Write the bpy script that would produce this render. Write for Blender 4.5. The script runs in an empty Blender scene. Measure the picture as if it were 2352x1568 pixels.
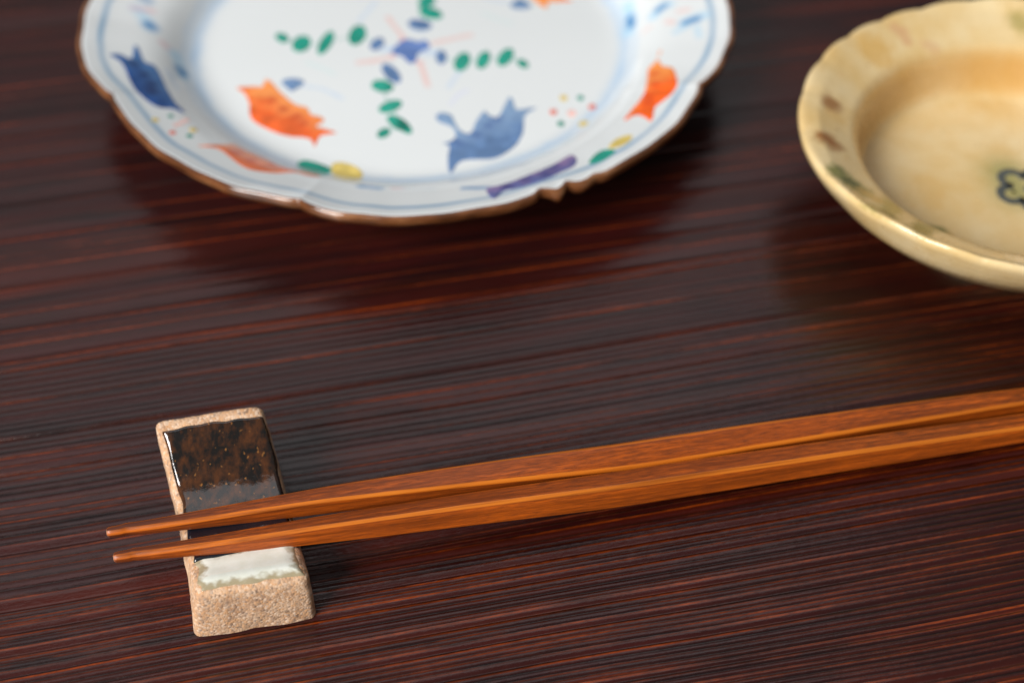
import bpy, bmesh, math, random
import numpy as np
from mathutils import Vector, Matrix
from mathutils import noise as mnoise
from mathutils.geometry import delaunay_2d_cdt

C = bpy.context.scene.collection
SC = bpy.context.scene
rad = math.radians
rng = np.random.default_rng(7)

# ------------------------------------------------------------------ camera
CAM_H, PITCH = .26 * math.sin(rad(48)), 48.0
cd = bpy.data.cameras.new('camera')
cam = bpy.data.objects.new('camera', cd)
C.objects.link(cam)
cam.location = (0, 0, CAM_H)
cam.rotation_euler = (rad(90 - PITCH), 0, 0)
cd.sensor_width = 36
cd.lens = 45
cd.clip_start, cd.clip_end = .01, 20
cd.dof.use_dof = True
cd.dof.focus_distance = .2185
cd.dof.aperture_fstop = 8.8
SC.camera = cam

# ------------------------------------------------------------------ light
world = bpy.data.worlds.new('World')
SC.world = world
world.use_nodes = True
bg = world.node_tree.nodes['Background']
bg.inputs[0].default_value = (.96, .98, 1, 1)
bg.inputs[1].default_value = .16

def area(name, loc, target, sx, sy, power, col):
    l = bpy.data.lights.new(name, 'AREA')
    l.shape = 'RECTANGLE'
    l.size, l.size_y, l.energy, l.color = sx, sy, power, col
    o = bpy.data.objects.new(name, l)
    C.objects.link(o)
    o.location = loc
    d = Vector(target) - Vector(loc)
    o.rotation_euler = d.to_track_quat('-Z', 'Y').to_euler()
    return o

area('window_behind', (-.2, 1.22, .96), (0, .16, 0), 1.3, .42, .62, (1.0, .96, .97))
area('skylight', (-.12, .66, 1.20), (0, .13, 0), 1.2, .72, 2.4, (1.0, .965, .98))
area('window_left', (-.72, -.50, .72), (0, .2, 0), .55, .6, 24.0, (1.0, .985, .965))
SC.view_settings.view_transform = 'Standard'
SC.view_settings.look = 'None'
SC.view_settings.exposure = 0
SC.view_settings.gamma = 1

# ------------------------------------------------------------------ helpers
def mesh_obj(name, verts, faces, mat, parent=None, smooth=True, loc=(0, 0, 0)):
    me = bpy.data.meshes.new(name)
    me.from_pydata([tuple(map(float, v)) for v in verts], [], faces)
    me.update()
    if smooth:
        me.polygons.foreach_set('use_smooth', [True] * len(me.polygons))
    if mat:
        me.materials.append(mat)
    o = bpy.data.objects.new(name, me)
    C.objects.link(o)
    o.location = loc
    if parent:
        o.parent = parent
    return o

def grid_obj(name, P, mat, parent=None, wrap=False, loc=(0, 0, 0), flip=False):
    """P: (n, m, 3) array of points -> one quad sheet; wrap joins the last column to the first"""
    n, m = P.shape[:2]
    idx = np.arange(n * m).reshape(n, m)
    if wrap:
        idx = np.concatenate([idx, idx[:, :1]], 1)
    a, b, c, d = idx[:-1, :-1], idx[:-1, 1:], idx[1:, 1:], idx[1:, :-1]
    F = np.stack([a, b, c, d], -1).reshape(-1, 4)
    if flip:
        F = F[:, ::-1]
    me = bpy.data.meshes.new(name)
    me.vertices.add(n * m)
    me.vertices.foreach_set('co', P.reshape(-1).astype(np.float32))
    me.loops.add(F.size)
    me.loops.foreach_set('vertex_index', F.reshape(-1).astype(np.int32))
    me.polygons.add(len(F))
    me.polygons.foreach_set('loop_start', np.arange(0, F.size, 4, dtype=np.int32))
    me.polygons.foreach_set('use_smooth', np.ones(len(F), bool))
    me.update(calc_edges=True)
    me.validate()
    if mat:
        me.materials.append(mat)
    o = bpy.data.objects.new(name, me)
    C.objects.link(o)
    o.location = loc
    if parent:
        o.parent = parent
    return o

def set_col(o, name, arr):
    """arr: (nverts, 3 or 4) linear colour as a point attribute"""
    arr = np.asarray(arr, np.float32)
    if arr.shape[1] == 3:
        arr = np.concatenate([arr, np.ones((len(arr), 1), np.float32)], 1)
    at = o.data.attributes.new(name, 'FLOAT_COLOR', 'POINT')
    at.data.foreach_set('color', arr.reshape(-1))

def coords(o):
    a = np.zeros(len(o.data.vertices) * 3, np.float32)
    o.data.vertices.foreach_get('co', a)
    return a.reshape(-1, 3)

def empty(name, loc, label, cat, group=None):
    o = bpy.data.objects.new(name, None)
    C.objects.link(o)
    o.location = loc
    o.empty_display_size = .01
    tag(o, label, cat, group)
    return o

def tag(o, label, cat, group=None):
    o['label'] = label
    o['category'] = cat
    if group:
        o['group'] = group

def vnoise(x, y, seed):
    """smooth 2-D value noise, 0..1"""
    x, y = np.broadcast_arrays(np.asarray(x, float), np.asarray(y, float))
    xi, yi = np.floor(x).astype(int), np.floor(y).astype(int)
    fx, fy = x - xi, y - yi
    fx, fy = fx * fx * (3 - 2 * fx), fy * fy * (3 - 2 * fy)
    def h(i, j):
        n = (i * 374761393 + j * 668265263 + seed * 974634777) & 0xffffffff
        n = ((n ^ (n >> 13)) * 1274126177) & 0xffffffff
        return ((n ^ (n >> 16)) & 0xffff) / 65535.
    return (h(xi, yi) * (1 - fx) + h(xi + 1, yi) * fx) * (1 - fy) + (h(xi, yi + 1) * (1 - fx) + h(xi + 1, yi + 1) * fx) * fy

def pnoise(P, scale, octaves=3):
    """Perlin noise, about -1..1, at an array of points (..., 3)"""
    rot = np.array(Matrix.Rotation(.9, 3, 'X') @ Matrix.Rotation(.7, 3, 'Z') @ Matrix.Rotation(.5, 3, 'Y'))
    Q = (np.asarray(P, float).reshape(-1, 3) * scale) @ rot + 3.37
    out = np.array([mnoise.fractal(Vector(q), 1.0, 2.17, octaves) for q in Q])
    return out.reshape(np.shape(P)[:-1])

class Nodes:
    def __init__(s, name, rough=.5, ior=1.5, coat=0, coat_rough=.05, spec=.5):
        s.m = bpy.data.materials.new(name)
        s.m.use_nodes = True
        s.t = s.m.node_tree
        s.p = s.t.nodes['Principled BSDF']
        s.p.inputs['Roughness'].default_value = rough
        s.p.inputs['IOR'].default_value = ior
        s.p.inputs['Specular IOR Level'].default_value = spec
        s.p.inputs['Coat Weight'].default_value = coat
        s.p.inputs['Coat Roughness'].default_value = coat_rough
    def n(s, typ, **kw):
        nd = s.t.nodes.new(typ)
        for k, v in kw.items():
            if k in nd.inputs:
                nd.inputs[k].default_value = v
            else:
                setattr(nd, k, v)
        return nd
    def l(s, a, b):
        s.t.links.new(a, b)
    def coord(s, scale=(1, 1, 1), rot=(0, 0, 0)):
        tc = s.n('ShaderNodeTexCoord')
        mp = s.n('ShaderNodeMapping')
        mp.inputs['Scale'].default_value = scale
        mp.inputs['Rotation'].default_value = rot
        s.l(tc.outputs['Object'], mp.inputs['Vector'])
        return mp.outputs[0]
    def noise(s, scale, vec, detail=4, rough=.55, dist=0):
        nd = s.n('ShaderNodeTexNoise', Scale=scale, Detail=detail, Roughness=rough, Distortion=dist)
        s.l(vec, nd.inputs['Vector'])
        return nd.outputs['Fac']
    def ramp(s, fac, stops):
        r = s.n('ShaderNodeValToRGB')
        els = r.color_ramp.elements
        while len(els) < len(stops):
            els.new(.5)
        for e, (p, c) in zip(els, stops):
            e.position = p
            e.color = (*c, 1) if hasattr(c, '__len__') else (c, c, c, 1)
        s.l(fac, r.inputs[0])
        return r.outputs[0]
    def mix(s, fac, a, b, mode='MIX'):
        nd = s.n('ShaderNodeMix', data_type='RGBA', blend_type=mode)
        for v, i in ((fac, 0), (a, 6), (b, 7)):
            if hasattr(v, 'is_output'):
                s.l(v, nd.inputs[i])
            elif i == 0:
                nd.inputs[0].default_value = v
            else:
                nd.inputs[i].default_value = (*v, 1)
        return nd.outputs[2]
    def math(s, op, a, b=0.):
        nd = s.n('ShaderNodeMath', operation=op)
        for v, i in ((a, 0), (b, 1)):
            if hasattr(v, 'is_output'):
                s.l(v, nd.inputs[i])
            else:
                nd.inputs[i].default_value = v
        return nd.outputs[0]
    def attr(s, name):
        nd = s.n('ShaderNodeAttribute', attribute_name=name)
        return nd.outputs['Color']
    def sep(s, col):
        nd = s.n('ShaderNodeSeparateColor')
        s.l(col, nd.inputs[0])
        return nd.outputs
    def base(s, v):
        if hasattr(v, 'is_output'):
            s.l(v, s.p.inputs['Base Color'])
        else:
            s.p.inputs['Base Color'].default_value = (*v, 1)
    def bump(s, h, strength, dist):
        b = s.n('ShaderNodeBump', Strength=strength, Distance=dist)
        s.l(h, b.inputs['Height'])
        s.l(b.outputs[0], s.p.inputs['Normal'])
    def rough(s, v):
        s.l(v, s.p.inputs['Roughness'])

# ------------------------------------------------------------------ table
GA = rad(11.6)                        # the grain runs 11.6 degrees off the picture's width
def px_t(y):                          # where the middle column's row y (of 1568) meets the table, across the grain
    e = math.atan((y - 784) / 2940.)
    return CAM_H / math.tan(rad(PITCH) + e) * math.cos(GA)

m = Nodes('lacquered_wood', rough=.3, ior=1.52)
at = m.sep(m.attr('grain'))           # R orange streaks, G darkness of the groove, B warm tint of the band
streak = m.noise(1, m.coord((24, 330, 1)), 5, .65)
fleck = m.noise(1, m.coord((430, 1500, 1)), 3, .6)
blot = m.noise(1, m.coord((9, 34, 1)), 3, .5)
o1 = m.math('MULTIPLY', at[0], m.ramp(streak, [(.36, .06), (.62, 1.)]))
o1 = m.math('MULTIPLY', o1, m.ramp(fleck, [(.3, .35), (.62, 1.)]))
o1 = m.math('MULTIPLY', o1, m.ramp(blot, [(.3, .45), (.6, 1.)]))
body = m.mix(m.ramp(streak, [(.3, 0.), (.75, 1.)]), (.0050, .0012, .0014), (.036, .0034, .0030))
body = m.mix(m.math('MULTIPLY', at[2], m.ramp(blot, [(.35, .25), (.65, 1.)])), body, (.075, .0085, .002))
body = m.mix(m.ramp(fleck, [(.55, 0.), (.75, .35)]), body, (.05, .007, .0025))
body = m.mix(m.math('MULTIPLY', at[1], .9), body, (.0025, .0009, .0008))
body = m.mix(o1, body, (.36, .056, .003))
m.base(body)
rr = m.math('ADD', m.math('MULTIPLY', m.noise(1, m.coord((90, 900, 1)), 4, .6), .2), .12)
m.rough(rr)
m.bump(m.math('ADD', m.noise(1, m.coord((70, 2600, 1)), 4, .65), m.math('MULTIPLY', m.noise(1, m.coord((650, 1500, 1)), 3, .6), 2.)), .26, .0001)
M_TABLE = m.m

# grooves: (t, depth mm, orange strength, sunken band above it?)
grooves = []
def fill(y0, y1, sp, depth, jit=.18, orange=.5, group=0, wide=2.0):
    """grooves between two picture rows, spacing sp in rows; group>0 leaves a wider sunken band every so many ridges"""
    y, k = y0, 0
    n_ = group + rng.integers(-1, 2)
    while y < y1:
        s = sp * (1 + np.clip(rng.normal(), -1.6, 1.6) * jit)
        k += 1
        band = group and k >= n_
        grooves.append((px_t(y), depth * rng.uniform(.75, 1.2), orange * (rng.uniform(.8, 1.4) if band or k == 1 else rng.uniform(.05, .75)), 0.))
        if band:
            s *= wide * rng.uniform(.75, 1.25)
            k, n_ = 0, group + rng.integers(-1, 2)
            grooves[-1] = grooves[-1][:3] + (1. if y > 1000 else .3,)
        y += s
def one(y, depth, orange):
    grooves.append((px_t(y), depth, orange, 0.))
fill(-500, 60, 34, .04, .3, .7, 3, 1.7)
fill(60, 430, 22, .05, .3, .75, 3, 1.8)
fill(430, 668, 18, .05, .25, .8, 4, 1.8)
one(676, .13, 1.3)
fill(690, 736, 15, .038, .15, .3)
one(744, .06, 1.4)
fill(760, 815, 14, .034, .15, .25)
one(824, .15, 1.4)
fill(838, 856, 13, .038, .1, .3)
one(862, .06, 1.3)
one(880, .09, .6)
one(899, .10, 1.3)
fill(912, 1000, 15, .045, .1, .6, 5, 1.4)
fill(1000, 1110, 15.5, .062, .1, 1.0, 5, 1.6)
fill(1110, 1200, 19, .075, .12, 1.1, 3, 1.7)
fill(1200, 1960, 14.6, .068, .09, 1.2, 4, 1.36)
fill(1960, 2800, 16, .07, .12, .9, 5, 2.0)
grooves.sort()
gt = np.array([g[0] for g in grooves])
keep = np.concatenate([[True], np.diff(gt) > .0006])
gt = gt[keep]
gd, go, gb = (np.array([g[i] for g in grooves])[keep] for i in (1, 2, 3))
T0, T1 = .068, .338
ts = np.concatenate([np.linspace(-.42, -.03, 260, endpoint=False), np.arange(-.03, T0, .00022), np.arange(T0, T1, .0001), np.arange(T1, .46, .0003), np.linspace(.4605, .95, 330)])
xs = np.concatenate([np.linspace(-.8, -.2, 45, endpoint=False), np.linspace(-.2, .2, 120), np.linspace(.204, .8, 45)])
TT, XX = np.meshgrid(ts, xs, indexing='ij')
# the grain is not ruler-straight: it drifts a little along its length
warp = (vnoise(XX * 9 + 3, TT * 14, 1) - .5) * .0022 + (vnoise(XX * 34, TT * 60 + 9, 2) - .5) * .0005
tw = TT + warp
k = np.clip(np.searchsorted(gt, tw) - 1, 0, len(gt) - 2)
a0, a1 = gt[k], gt[k + 1]
u = np.clip((tw - a0) / (a1 - a0), 0, 1)
sp = a1 - a0
w = np.minimum(.00046, sp * .36)                       # half width of a groove's flank
d0 = np.clip(u * sp / w, 0, 1)
d1 = np.clip((1 - u) * sp / w, 0, 1)
fl = lambda q: 1 - np.sqrt(np.clip(1 - (1 - q) ** 2 * .999, 0, 1))     # 0 on the ridge, 1 in the groove
amp = .7 + .6 * vnoise(XX * 30, np.round(k * 1.0) * 7.3, 3)
nar = np.clip((.0021 - sp) / .0004, 0, 1)                # close-set ridges are fully rounded, wide bands flat
fa = fl(d0) * (1 - nar) + (1 - np.sin(np.pi * u)) * (u < .5) * nar * 1.5
fb = fl(d1) * (1 - nar) + (1 - np.sin(np.pi * u)) * (u >= .5) * nar * 1.5
Z = -(gd[k] * fa + gd[k + 1] * fb) * amp * .0016
wide_band = np.clip((sp - .0014) / .002, 0, 1)
Z += wide_band * (vnoise(XX * 12, tw * 1700, 5) - .5) * .000022
# sunken bands: the soft early wood, shaped as a slope facing the viewer to reflect less light (a band lies below its groove, t decreasing)
bandk = np.concatenate([gb[1:], [0]])[k]
Z -= bandk * .00034 * np.interp(u, [0, .18, .3, .72, 1], [0, 1, .95, .2, 0]) * (sp / .0024)
n_o = .55 * vnoise(XX * 26 + 50, k * 5.7, 4) + .45 * vnoise(XX * 170 + 7, k * 3.3, 14)
orange = np.exp(-((1 - u) * sp / .00030 - .75) ** 2 / .35) * go[k + 1] * np.clip(n_o * 2.4 - .3, 0, 1.4)
orange += np.exp(-(u * sp / .0003 - .7) ** 2 / .4) * go[k] * .3 * np.clip(n_o * 2 - .6, 0, 1)
dark = np.clip(fl(d0) * gd[k] / .07 + fl(d1) * .6 * gd[k + 1] / .07, 0, 1) * (1 - nar) + nar * np.clip((1 - np.sin(np.pi * u)) * 1.6 - .25, 0, 1)
tint = bandk * .25 + (1 - .6 * nar) * np.clip(vnoise(XX * 7, k * 3.1, 8) * 1.7 - .55, 0, 1) * (.35 + .65 * vnoise(XX * 60, tw * 900, 6))
P = np.stack([XX, TT, Z], -1)
table = empty('table', (0, 0, 0), 'dark red brown lacquered wooden table with finely ridged grain under the tableware', 'table')
table.rotation_euler = (0, 0, GA)
top = grid_obj('tabletop', P, M_TABLE, table, flip=True)
set_col(top, 'grain', np.stack([np.clip(orange, 0, 1), dark, tint], -1).reshape(-1, 3))
# the board's edges and underside
ev, ef = [], []
loop = [(0, j) for j in range(len(xs))] + [(i, len(xs) - 1) for i in range(1, len(ts))] + [(len(ts) - 1, j) for j in range(len(xs) - 2, -1, -1)] + [(i, 0) for i in range(len(ts) - 2, 0, -1)]
for i, j in loop:
    ev += [tuple(P[i, j]), (P[i, j, 0], P[i, j, 1], -.028)]
nl = len(loop)
for i in range(nl):
    j = (i + 1) % nl
    ef.append((2 * i, 2 * i + 1, 2 * j + 1, 2 * j))
ef.append([2 * i + 1 for i in range(nl)][::-1])
mesh_obj('table_edge', ev, ef, M_TABLE, table, smooth=False)

# ------------------------------------------------------------------ porcelain plate
# ---- plate shape (metres, local to the plate's centre on the table) ----
def lerp_profile(pts, n):
    out = []
    for (r0, z0), (r1, z1) in zip(pts[:-1], pts[1:]):
        for k in range(n):
            t = k / n
            out.append((r0 + (r1 - r0) * t, z0 + (z1 - z0) * t))
    out.append(pts[-1])
    return out

LOBE_ANG = np.array([-164., -108., -61., -14.5, 26.0, 64.7, 108., 152., 196.])
LOBE_TOP = np.array([.0785, .0783, .0750, .0769, .0774, .0786, .0785, .0785])
NOTCH_R = np.array([.0752, .0750, .0739, .0736, .0760, .0752, .0752, .0752, .0752])

def rim_radius(deg):
    """rim radius at an angle measured from the front (-y), positive to the right"""
    a = (np.asarray(deg, float) + 164.) % 360. - 164.
    k = np.clip(np.searchsorted(LOBE_ANG, a, side='right') - 1, 0, 7)
    a0, a1 = LOBE_ANG[k], LOBE_ANG[k + 1]
    t = (a - a0) / (a1 - a0) * 2 - 1
    base = NOTCH_R[k] * (1 - t) / 2 + NOTCH_R[k + 1] * (1 + t) / 2
    return base + (LOBE_TOP[k] - base) * (1 - np.abs(t) ** 2.6) ** .75

PLATE_IN = [(0, 6.2), (30, 6.2), (50, 6.3), (52.5, 6.6), (54.5, 7.4), (56.5, 9.0), (58.5, 10.7), (61, 12.2), (64, 13.4), (68, 14.6), (72, 15.8), (75, 16.8), (77, 17.5)]
_pr = np.array([p[0] for p in PLATE_IN]) / 1000.
_pz = np.array([p[1] for p in PLATE_IN]) / 1000.
_q = np.linspace(0, .077, 300)
_z = np.interp(_q, _pr, _pz)
for _ in range(60):
    _z[1:-1] = (_z[:-2] + 2 * _z[1:-1] + _z[2:]) / 4
_pr, _pz = _q, _z            # corners rounded

def plate_z(X, Y):
    """height of the plate's inner face at local X, Y"""
    r = np.hypot(X, Y)
    R = rim_radius(np.degrees(np.arctan2(X, -Y)))
    q = r
    s = .0785 / R
    w = np.clip((r - .052) / (R - .052), 0, 1)
    q = r * (1 + (s - 1) * w)
    return np.interp(q, _pr, _pz)

PAINT = {
    'M': [
        ['painted_fish', 'orange', [[-41.21, -18.3], [-39.34, -18.03], [-36.52, -17.75], [-34.62, -17.74], [-34.32, -15.11], [-32.98, -15.63], [-31.44, -17.72], [-30.08, -19.79], [-28.03, -22.36], [-25.54, -24.9], [-23.93, -25.4], [-22.57, -26.41], [-21.89, -28.41], [-19.46, -29.4], [-18.39, -30.88], [-20.04, -32.86], [-18.73, -33.59], [-15.05, -35.28], [-17.27, -36.02], [-18.88, -36.74], [-19.7, -40.57], [-20.7, -38.19], [-22.33, -37.24], [-26.03, -36.77], [-29.26, -35.33], [-32.6, -33.15], [-35.05, -30.95], [-36.38, -27.98], [-36.87, -24.45], [-38.7, -20.36]]],
        ['painted_tassel', 'blue', [[-30.36, -16.14], [-28.63, -14.54], [-26.05, -14.79], [-24.62, -16.11], [-25.67, -18.21], [-27.39, -19.78], [-28.84, -18.23]]],
        ['painted_fish', 'blue', [[9.01, -39.28], [10.82, -38.5], [12.11, -36.91], [11.86, -34.25], [10.45, -32.63], [8.38, -31.55], [7.28, -29.37], [8.75, -27.72], [11.01, -28.82], [12.13, -32.1], [13.56, -34.79], [15.59, -35.33], [16.54, -32.11], [17.5, -29.39], [18.84, -27.19], [19.88, -28.85], [21.94, -29.4], [23.28, -25.55], [24.65, -21.62], [25.69, -23.88], [26.37, -26.67], [31.18, -25.86], [28.42, -28.61], [28.05, -32.15], [27.69, -35.9], [26.01, -40.11], [23.36, -43.24], [20.73, -44.78], [17.45, -44.99], [14.49, -45.23], [12.89, -46.77], [11.53, -50.02], [10.76, -46.76], [10.64, -43.18], [10.87, -40.07]]],
        ['painted_fish', 'rimorange', [[-43.28, -50.39], [-41.09, -48.81], [-38.09, -47.1], [-36.72, -44.53], [-33.74, -46.83], [-30.11, -48.3], [-25.83, -52.79], [-22.2, -54.24], [-19.33, -53.19], [-16.04, -57.29], [-18.48, -57.8], [-21.5, -56.52], [-24.86, -58.16], [-28.16, -58.37], [-31.03, -57.82], [-33.6, -55.89], [-36.48, -52.44], [-39.17, -50.06]]],
        ['painted_leaf', 'green', [[-23.01, -46.89], [-21.76, -45.11], [-19.01, -45.76], [-16.48, -47.17], [-15.19, -48.13], [-15.26, -50.13], [-17.13, -51.27], [-19.83, -50.53], [-21.84, -48.87]]],
        ['painted_leaf', 'yellow', [[-15.28, -46.66], [-13.64, -45.7], [-11.2, -46.39], [-8.98, -48.01], [-7.88, -50.48], [-8.56, -52.45], [-11.16, -52.61], [-13.29, -51.79], [-14.96, -49.76]]],
        ['painted_fish', 'rimorange2', [[61.3, -11.47], [59.97, -15.35], [60.63, -19.28], [62.73, -21.74], [63.06, -28.39], [62.07, -31.94], [59.53, -35.2], [57.4, -37.52], [55.98, -42.94], [54.61, -40.32], [52.81, -38.85], [50.12, -40.43], [51.66, -36.9], [53.17, -34.14], [55.45, -29.85], [56.65, -23.21], [57.39, -18.32], [59.23, -16.21], [60.18, -12.72]]],
        ['painted_leaf', 'yellow', [[45.89, -51.64], [47.34, -48.7], [49.65, -47.17], [51.51, -47.55], [50.67, -50.33], [48.68, -51.98], [46.78, -52.44]]],
        ['painted_leaf', 'green', [[41.54, -57.14], [42.96, -53.75], [45.25, -51.89], [47.66, -53.2], [46.91, -55.17], [44.94, -56.92], [42.73, -57.91]]],
        ['painted_fish', 'purple', [[19.8, -64.22], [22.25, -63.26], [26.57, -61.02], [31.27, -57.8], [35.42, -54.56], [38.02, -52.11], [39.17, -54.63], [38.41, -57.94], [35.22, -60.62], [31.46, -63.41], [27.16, -65.47], [23.5, -66.38], [21.71, -69.64], [20.48, -67.91]]],
        ['painted_fish', 'darkblue', [[-68.91, -18.33], [-66.95, -17.05], [-64.23, -17.75], [-64.72, -12.1], [-63.6, -12.84], [-61.36, -17.64], [-59.01, -18.23], [-56.61, -22.32], [-54.21, -27.74], [-51.68, -32.34], [-48.75, -36.06], [-51.59, -35.74], [-53.88, -36.63], [-56.64, -35.3], [-59.85, -31.98], [-62.37, -27.87], [-64.36, -23.2], [-66.31, -20.07]]],
        ['painted_flower', 'blue2', [[-4.56, -4.26], [-3.06, -0.17], [-0.96, 1.71], [1.74, 0.58], [3.69, 1.33], [4.94, -2.04], [3.26, -3.52], [2.02, -4.99], [1.73, -7.91], [0.04, -8.64], [-1.86, -5.73]]]],
    'SP': [
        [['green', [[-30.35, 0.97], [-30.82, 0.05], [-31.82, -0.12], [-32.98, 0.54], [-33.86, 1.78], [-34.11, 3.13], [-33.65, 4.07], [-32.64, 4.24], [-31.47, 3.57], [-30.6, 2.32]]], ['green', [[-25.02, 1.38], [-24.72, -0.82], [-25.35, -2.87], [-26.65, -3.99], [-28.14, -3.78], [-29.25, -2.3], [-29.56, -0.12], [-28.95, 1.95], [-27.64, 3.1], [-26.13, 2.88]]], ['green', [[-19.81, 4.86], [-19.22, 3.09], [-19.38, 0.12], [-20.2, -2.88], [-21.37, -4.79], [-22.45, -4.92], [-23.03, -3.2], [-22.91, -0.28], [-22.1, 2.76], [-20.91, 4.73]]], ['green', [[-12.29, 7.15], [-11.42, 5.16], [-11.38, 2.46], [-12.17, 0.07], [-13.49, -1.1], [-14.84, -0.63], [-15.71, 1.3], [-15.77, 4.0], [-14.99, 6.42], [-13.66, 7.63]]], ['blue', [[-6.76, 1.48], [-6.52, -0.05], [-6.96, -1.76], [-7.91, -2.99], [-9.02, -3.29], [-9.86, -2.55], [-10.11, -1.04], [-9.68, 0.67], [-8.73, 1.93], [-7.61, 2.23]]]],
        [['blue', [[9.25, -6.09], [9.04, -7.83], [8.37, -8.9], [7.5, -8.9], [6.76, -7.83], [6.42, -6.09], [6.62, -4.34], [7.29, -3.25], [8.17, -3.25], [8.92, -4.34]]], ['green', [[14.38, -4.36], [15.05, -6.11], [14.92, -8.54], [14.06, -10.7], [12.8, -11.8], [11.62, -11.41], [10.95, -9.7], [11.05, -7.28], [11.9, -5.09], [13.18, -3.96]]], ['green', [[19.35, -3.61], [19.94, -5.09], [19.85, -7.35], [19.13, -9.53], [18.05, -10.8], [17.02, -10.7], [16.42, -9.27], [16.49, -7.02], [17.21, -4.82], [18.3, -3.51]]], ['green', [[25.38, -2.74], [25.77, -4.5], [25.33, -6.85], [24.23, -8.89], [22.9, -9.86], [21.84, -9.4], [21.43, -7.67], [21.85, -5.33], [22.95, -3.26], [24.3, -2.26]]], ['green', [[29.28, -10.03], [28.72, -10.66], [27.8, -10.56], [26.9, -9.75], [26.34, -8.54], [26.34, -7.39], [26.91, -6.74], [27.83, -6.85], [28.74, -7.67], [29.3, -8.89]]]],
        [['blue', [[-1.65, -16.17], [-2.68, -16.54], [-4.23, -15.42], [-5.72, -13.2], [-6.58, -10.73], [-6.47, -8.94], [-5.42, -8.55], [-3.84, -9.71], [-2.35, -11.96], [-1.52, -14.42]]], ['green', [[-3.04, -18.31], [-3.61, -19.66], [-5.02, -20.24], [-6.74, -19.85], [-8.12, -18.63], [-8.64, -17.04], [-8.09, -15.68], [-6.66, -15.08], [-4.93, -15.48], [-3.54, -16.72]]], ['green', [[-0.67, -24.04], [-0.87, -25.59], [-2.04, -27.11], [-3.74, -28.03], [-5.31, -27.99], [-6.18, -27.02], [-5.99, -25.48], [-4.83, -23.95], [-3.12, -23.02], [-1.53, -23.05]]], ['green', [[1.62, -34.29], [0.73, -34.98], [-0.88, -34.48], [-2.62, -32.97], [-3.82, -31.02], [-4.01, -29.37], [-3.12, -28.66], [-1.48, -29.18], [0.27, -30.71], [1.45, -32.66]]], ['green', [[-2.8, -34.23], [-2.75, -35.41], [-3.3, -36.59], [-4.23, -37.32], [-5.2, -37.32], [-5.84, -36.6], [-5.9, -35.42], [-5.35, -34.23], [-4.41, -33.5], [-3.43, -33.5]]], ['green', [[2.15, -35.48], [1.34, -35.86], [0.05, -35.12], [-1.24, -33.52], [-2.04, -31.67], [-2.03, -30.28], [-1.21, -29.89], [0.1, -30.65], [1.39, -32.27], [2.17, -34.11]]]],
        [['blue', [[4.92, 7.01], [4.28, 5.74], [2.71, 5.24], [0.81, 5.69], [-0.7, 6.93], [-1.25, 8.5], [-0.62, 9.78], [0.96, 10.29], [2.87, 9.83], [4.38, 8.58]]], ['green', [[7.62, 11.47], [6.85, 10.23], [5.16, 9.98], [3.19, 10.82], [1.67, 12.44], [1.2, 14.22], [1.96, 15.48], [3.67, 15.74], [5.66, 14.88], [7.17, 13.25]]], ['green', [[5.48, 19.03], [5.31, 17.37], [4.34, 15.93], [2.93, 15.25], [1.61, 15.59], [0.89, 16.81], [1.03, 18.46], [2.0, 19.92], [3.43, 20.61], [4.76, 20.27]]], ['green', [[5.71, 26.77], [5.97, 24.82], [5.34, 22.35], [4.06, 20.32], [2.62, 19.48], [1.57, 20.13], [1.29, 22.05], [1.9, 24.51], [3.18, 26.58], [4.64, 27.45]]], ['green', [[5.95, 27.48], [5.18, 26.36], [3.63, 26.36], [1.89, 27.46], [0.62, 29.27], [0.3, 31.08], [1.07, 32.21], [2.64, 32.21], [4.39, 31.09], [5.65, 29.28]]]]],
    'DOT': [
        [['yellow', [-53.74, -42.34], 1.0], ['pink', [-49.33, -42.9], 0.8], ['pink', [-47.87, -39.53], 0.9], ['pink', [-48.56, -41.44], 0.9], ['red', [-49.28, -46.33], 1.0], ['yellow', [-45.56, -43.25], 1.1], ['green', [-45.71, -46.31], 0.9], ['green', [-51.19, -39.15], 0.8]],
        [['yellow', [37.46, -22.37], 1.25], ['green', [41.44, -22.39], 1.1], ['red', [34.92, -27.71], 1.2], ['pink', [39.18, -28.23], 1.35], ['red', [44.05, -26.07], 1.25], ['green', [36.52, -32.1], 1.15], ['yellow', [41.71, -33.0], 1.5]]],
    'ST': [
        [[[-25.09, -17.68], [-20.22, -18.72], [-17.17, -20.79], [-15.11, -22.58]], 1.3, 'pale', 0.55],
        [[[10.71, -24.68], [12.5, -21.04], [14.54, -19.34]], 1.2, 'lilac', 0.5],
        [[[-6.42, 10.95], [-4.11, 6.29], [-1.74, 1.71]], 1.5, 'pink', 0.65],
        [[[14.69, 3.23], [9.44, 1.33], [5.74, -0.17]], 1.9, 'pink', 0.6],
        [[[-12.32, -8.27], [-8.26, -7.55], [-4.45, -6.09]], 1.9, 'pink', 0.6],
        [[[4.97, -17.5], [3.93, -13.29], [2.72, -8.27]], 1.7, 'pink', 0.65],
        [[[-1.85, 1.71], [-2.66, 0.58]], 1.2, 'redp', 0.7],
        [[[-4.52, -4.99], [-3.8, -6.09]], 1.2, 'redp', 0.6],
        [[[1.95, -7.91], [2.81, -7.91]], 1.2, 'redp', 0.7],
        [[[-6.41, -2.78], [-2.47, -2.78], [4.38, -4.26], [7.0, -4.26]], 3.0, 'pale', 0.75],
        [[[0.37, 5.9], [2.65, 4.75], [4.76, 7.44]], 1.6, 'pale', 0.6],
        [[[17.87, 12.92], [20.38, 10.95], [24.89, 8.22]], 1.3, 'palegreen', 0.55],
        [[[-10.09, 18.12], [-11.42, 14.51], [-13.51, 9.39]], 1.5, 'pale', 0.5],
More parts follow.
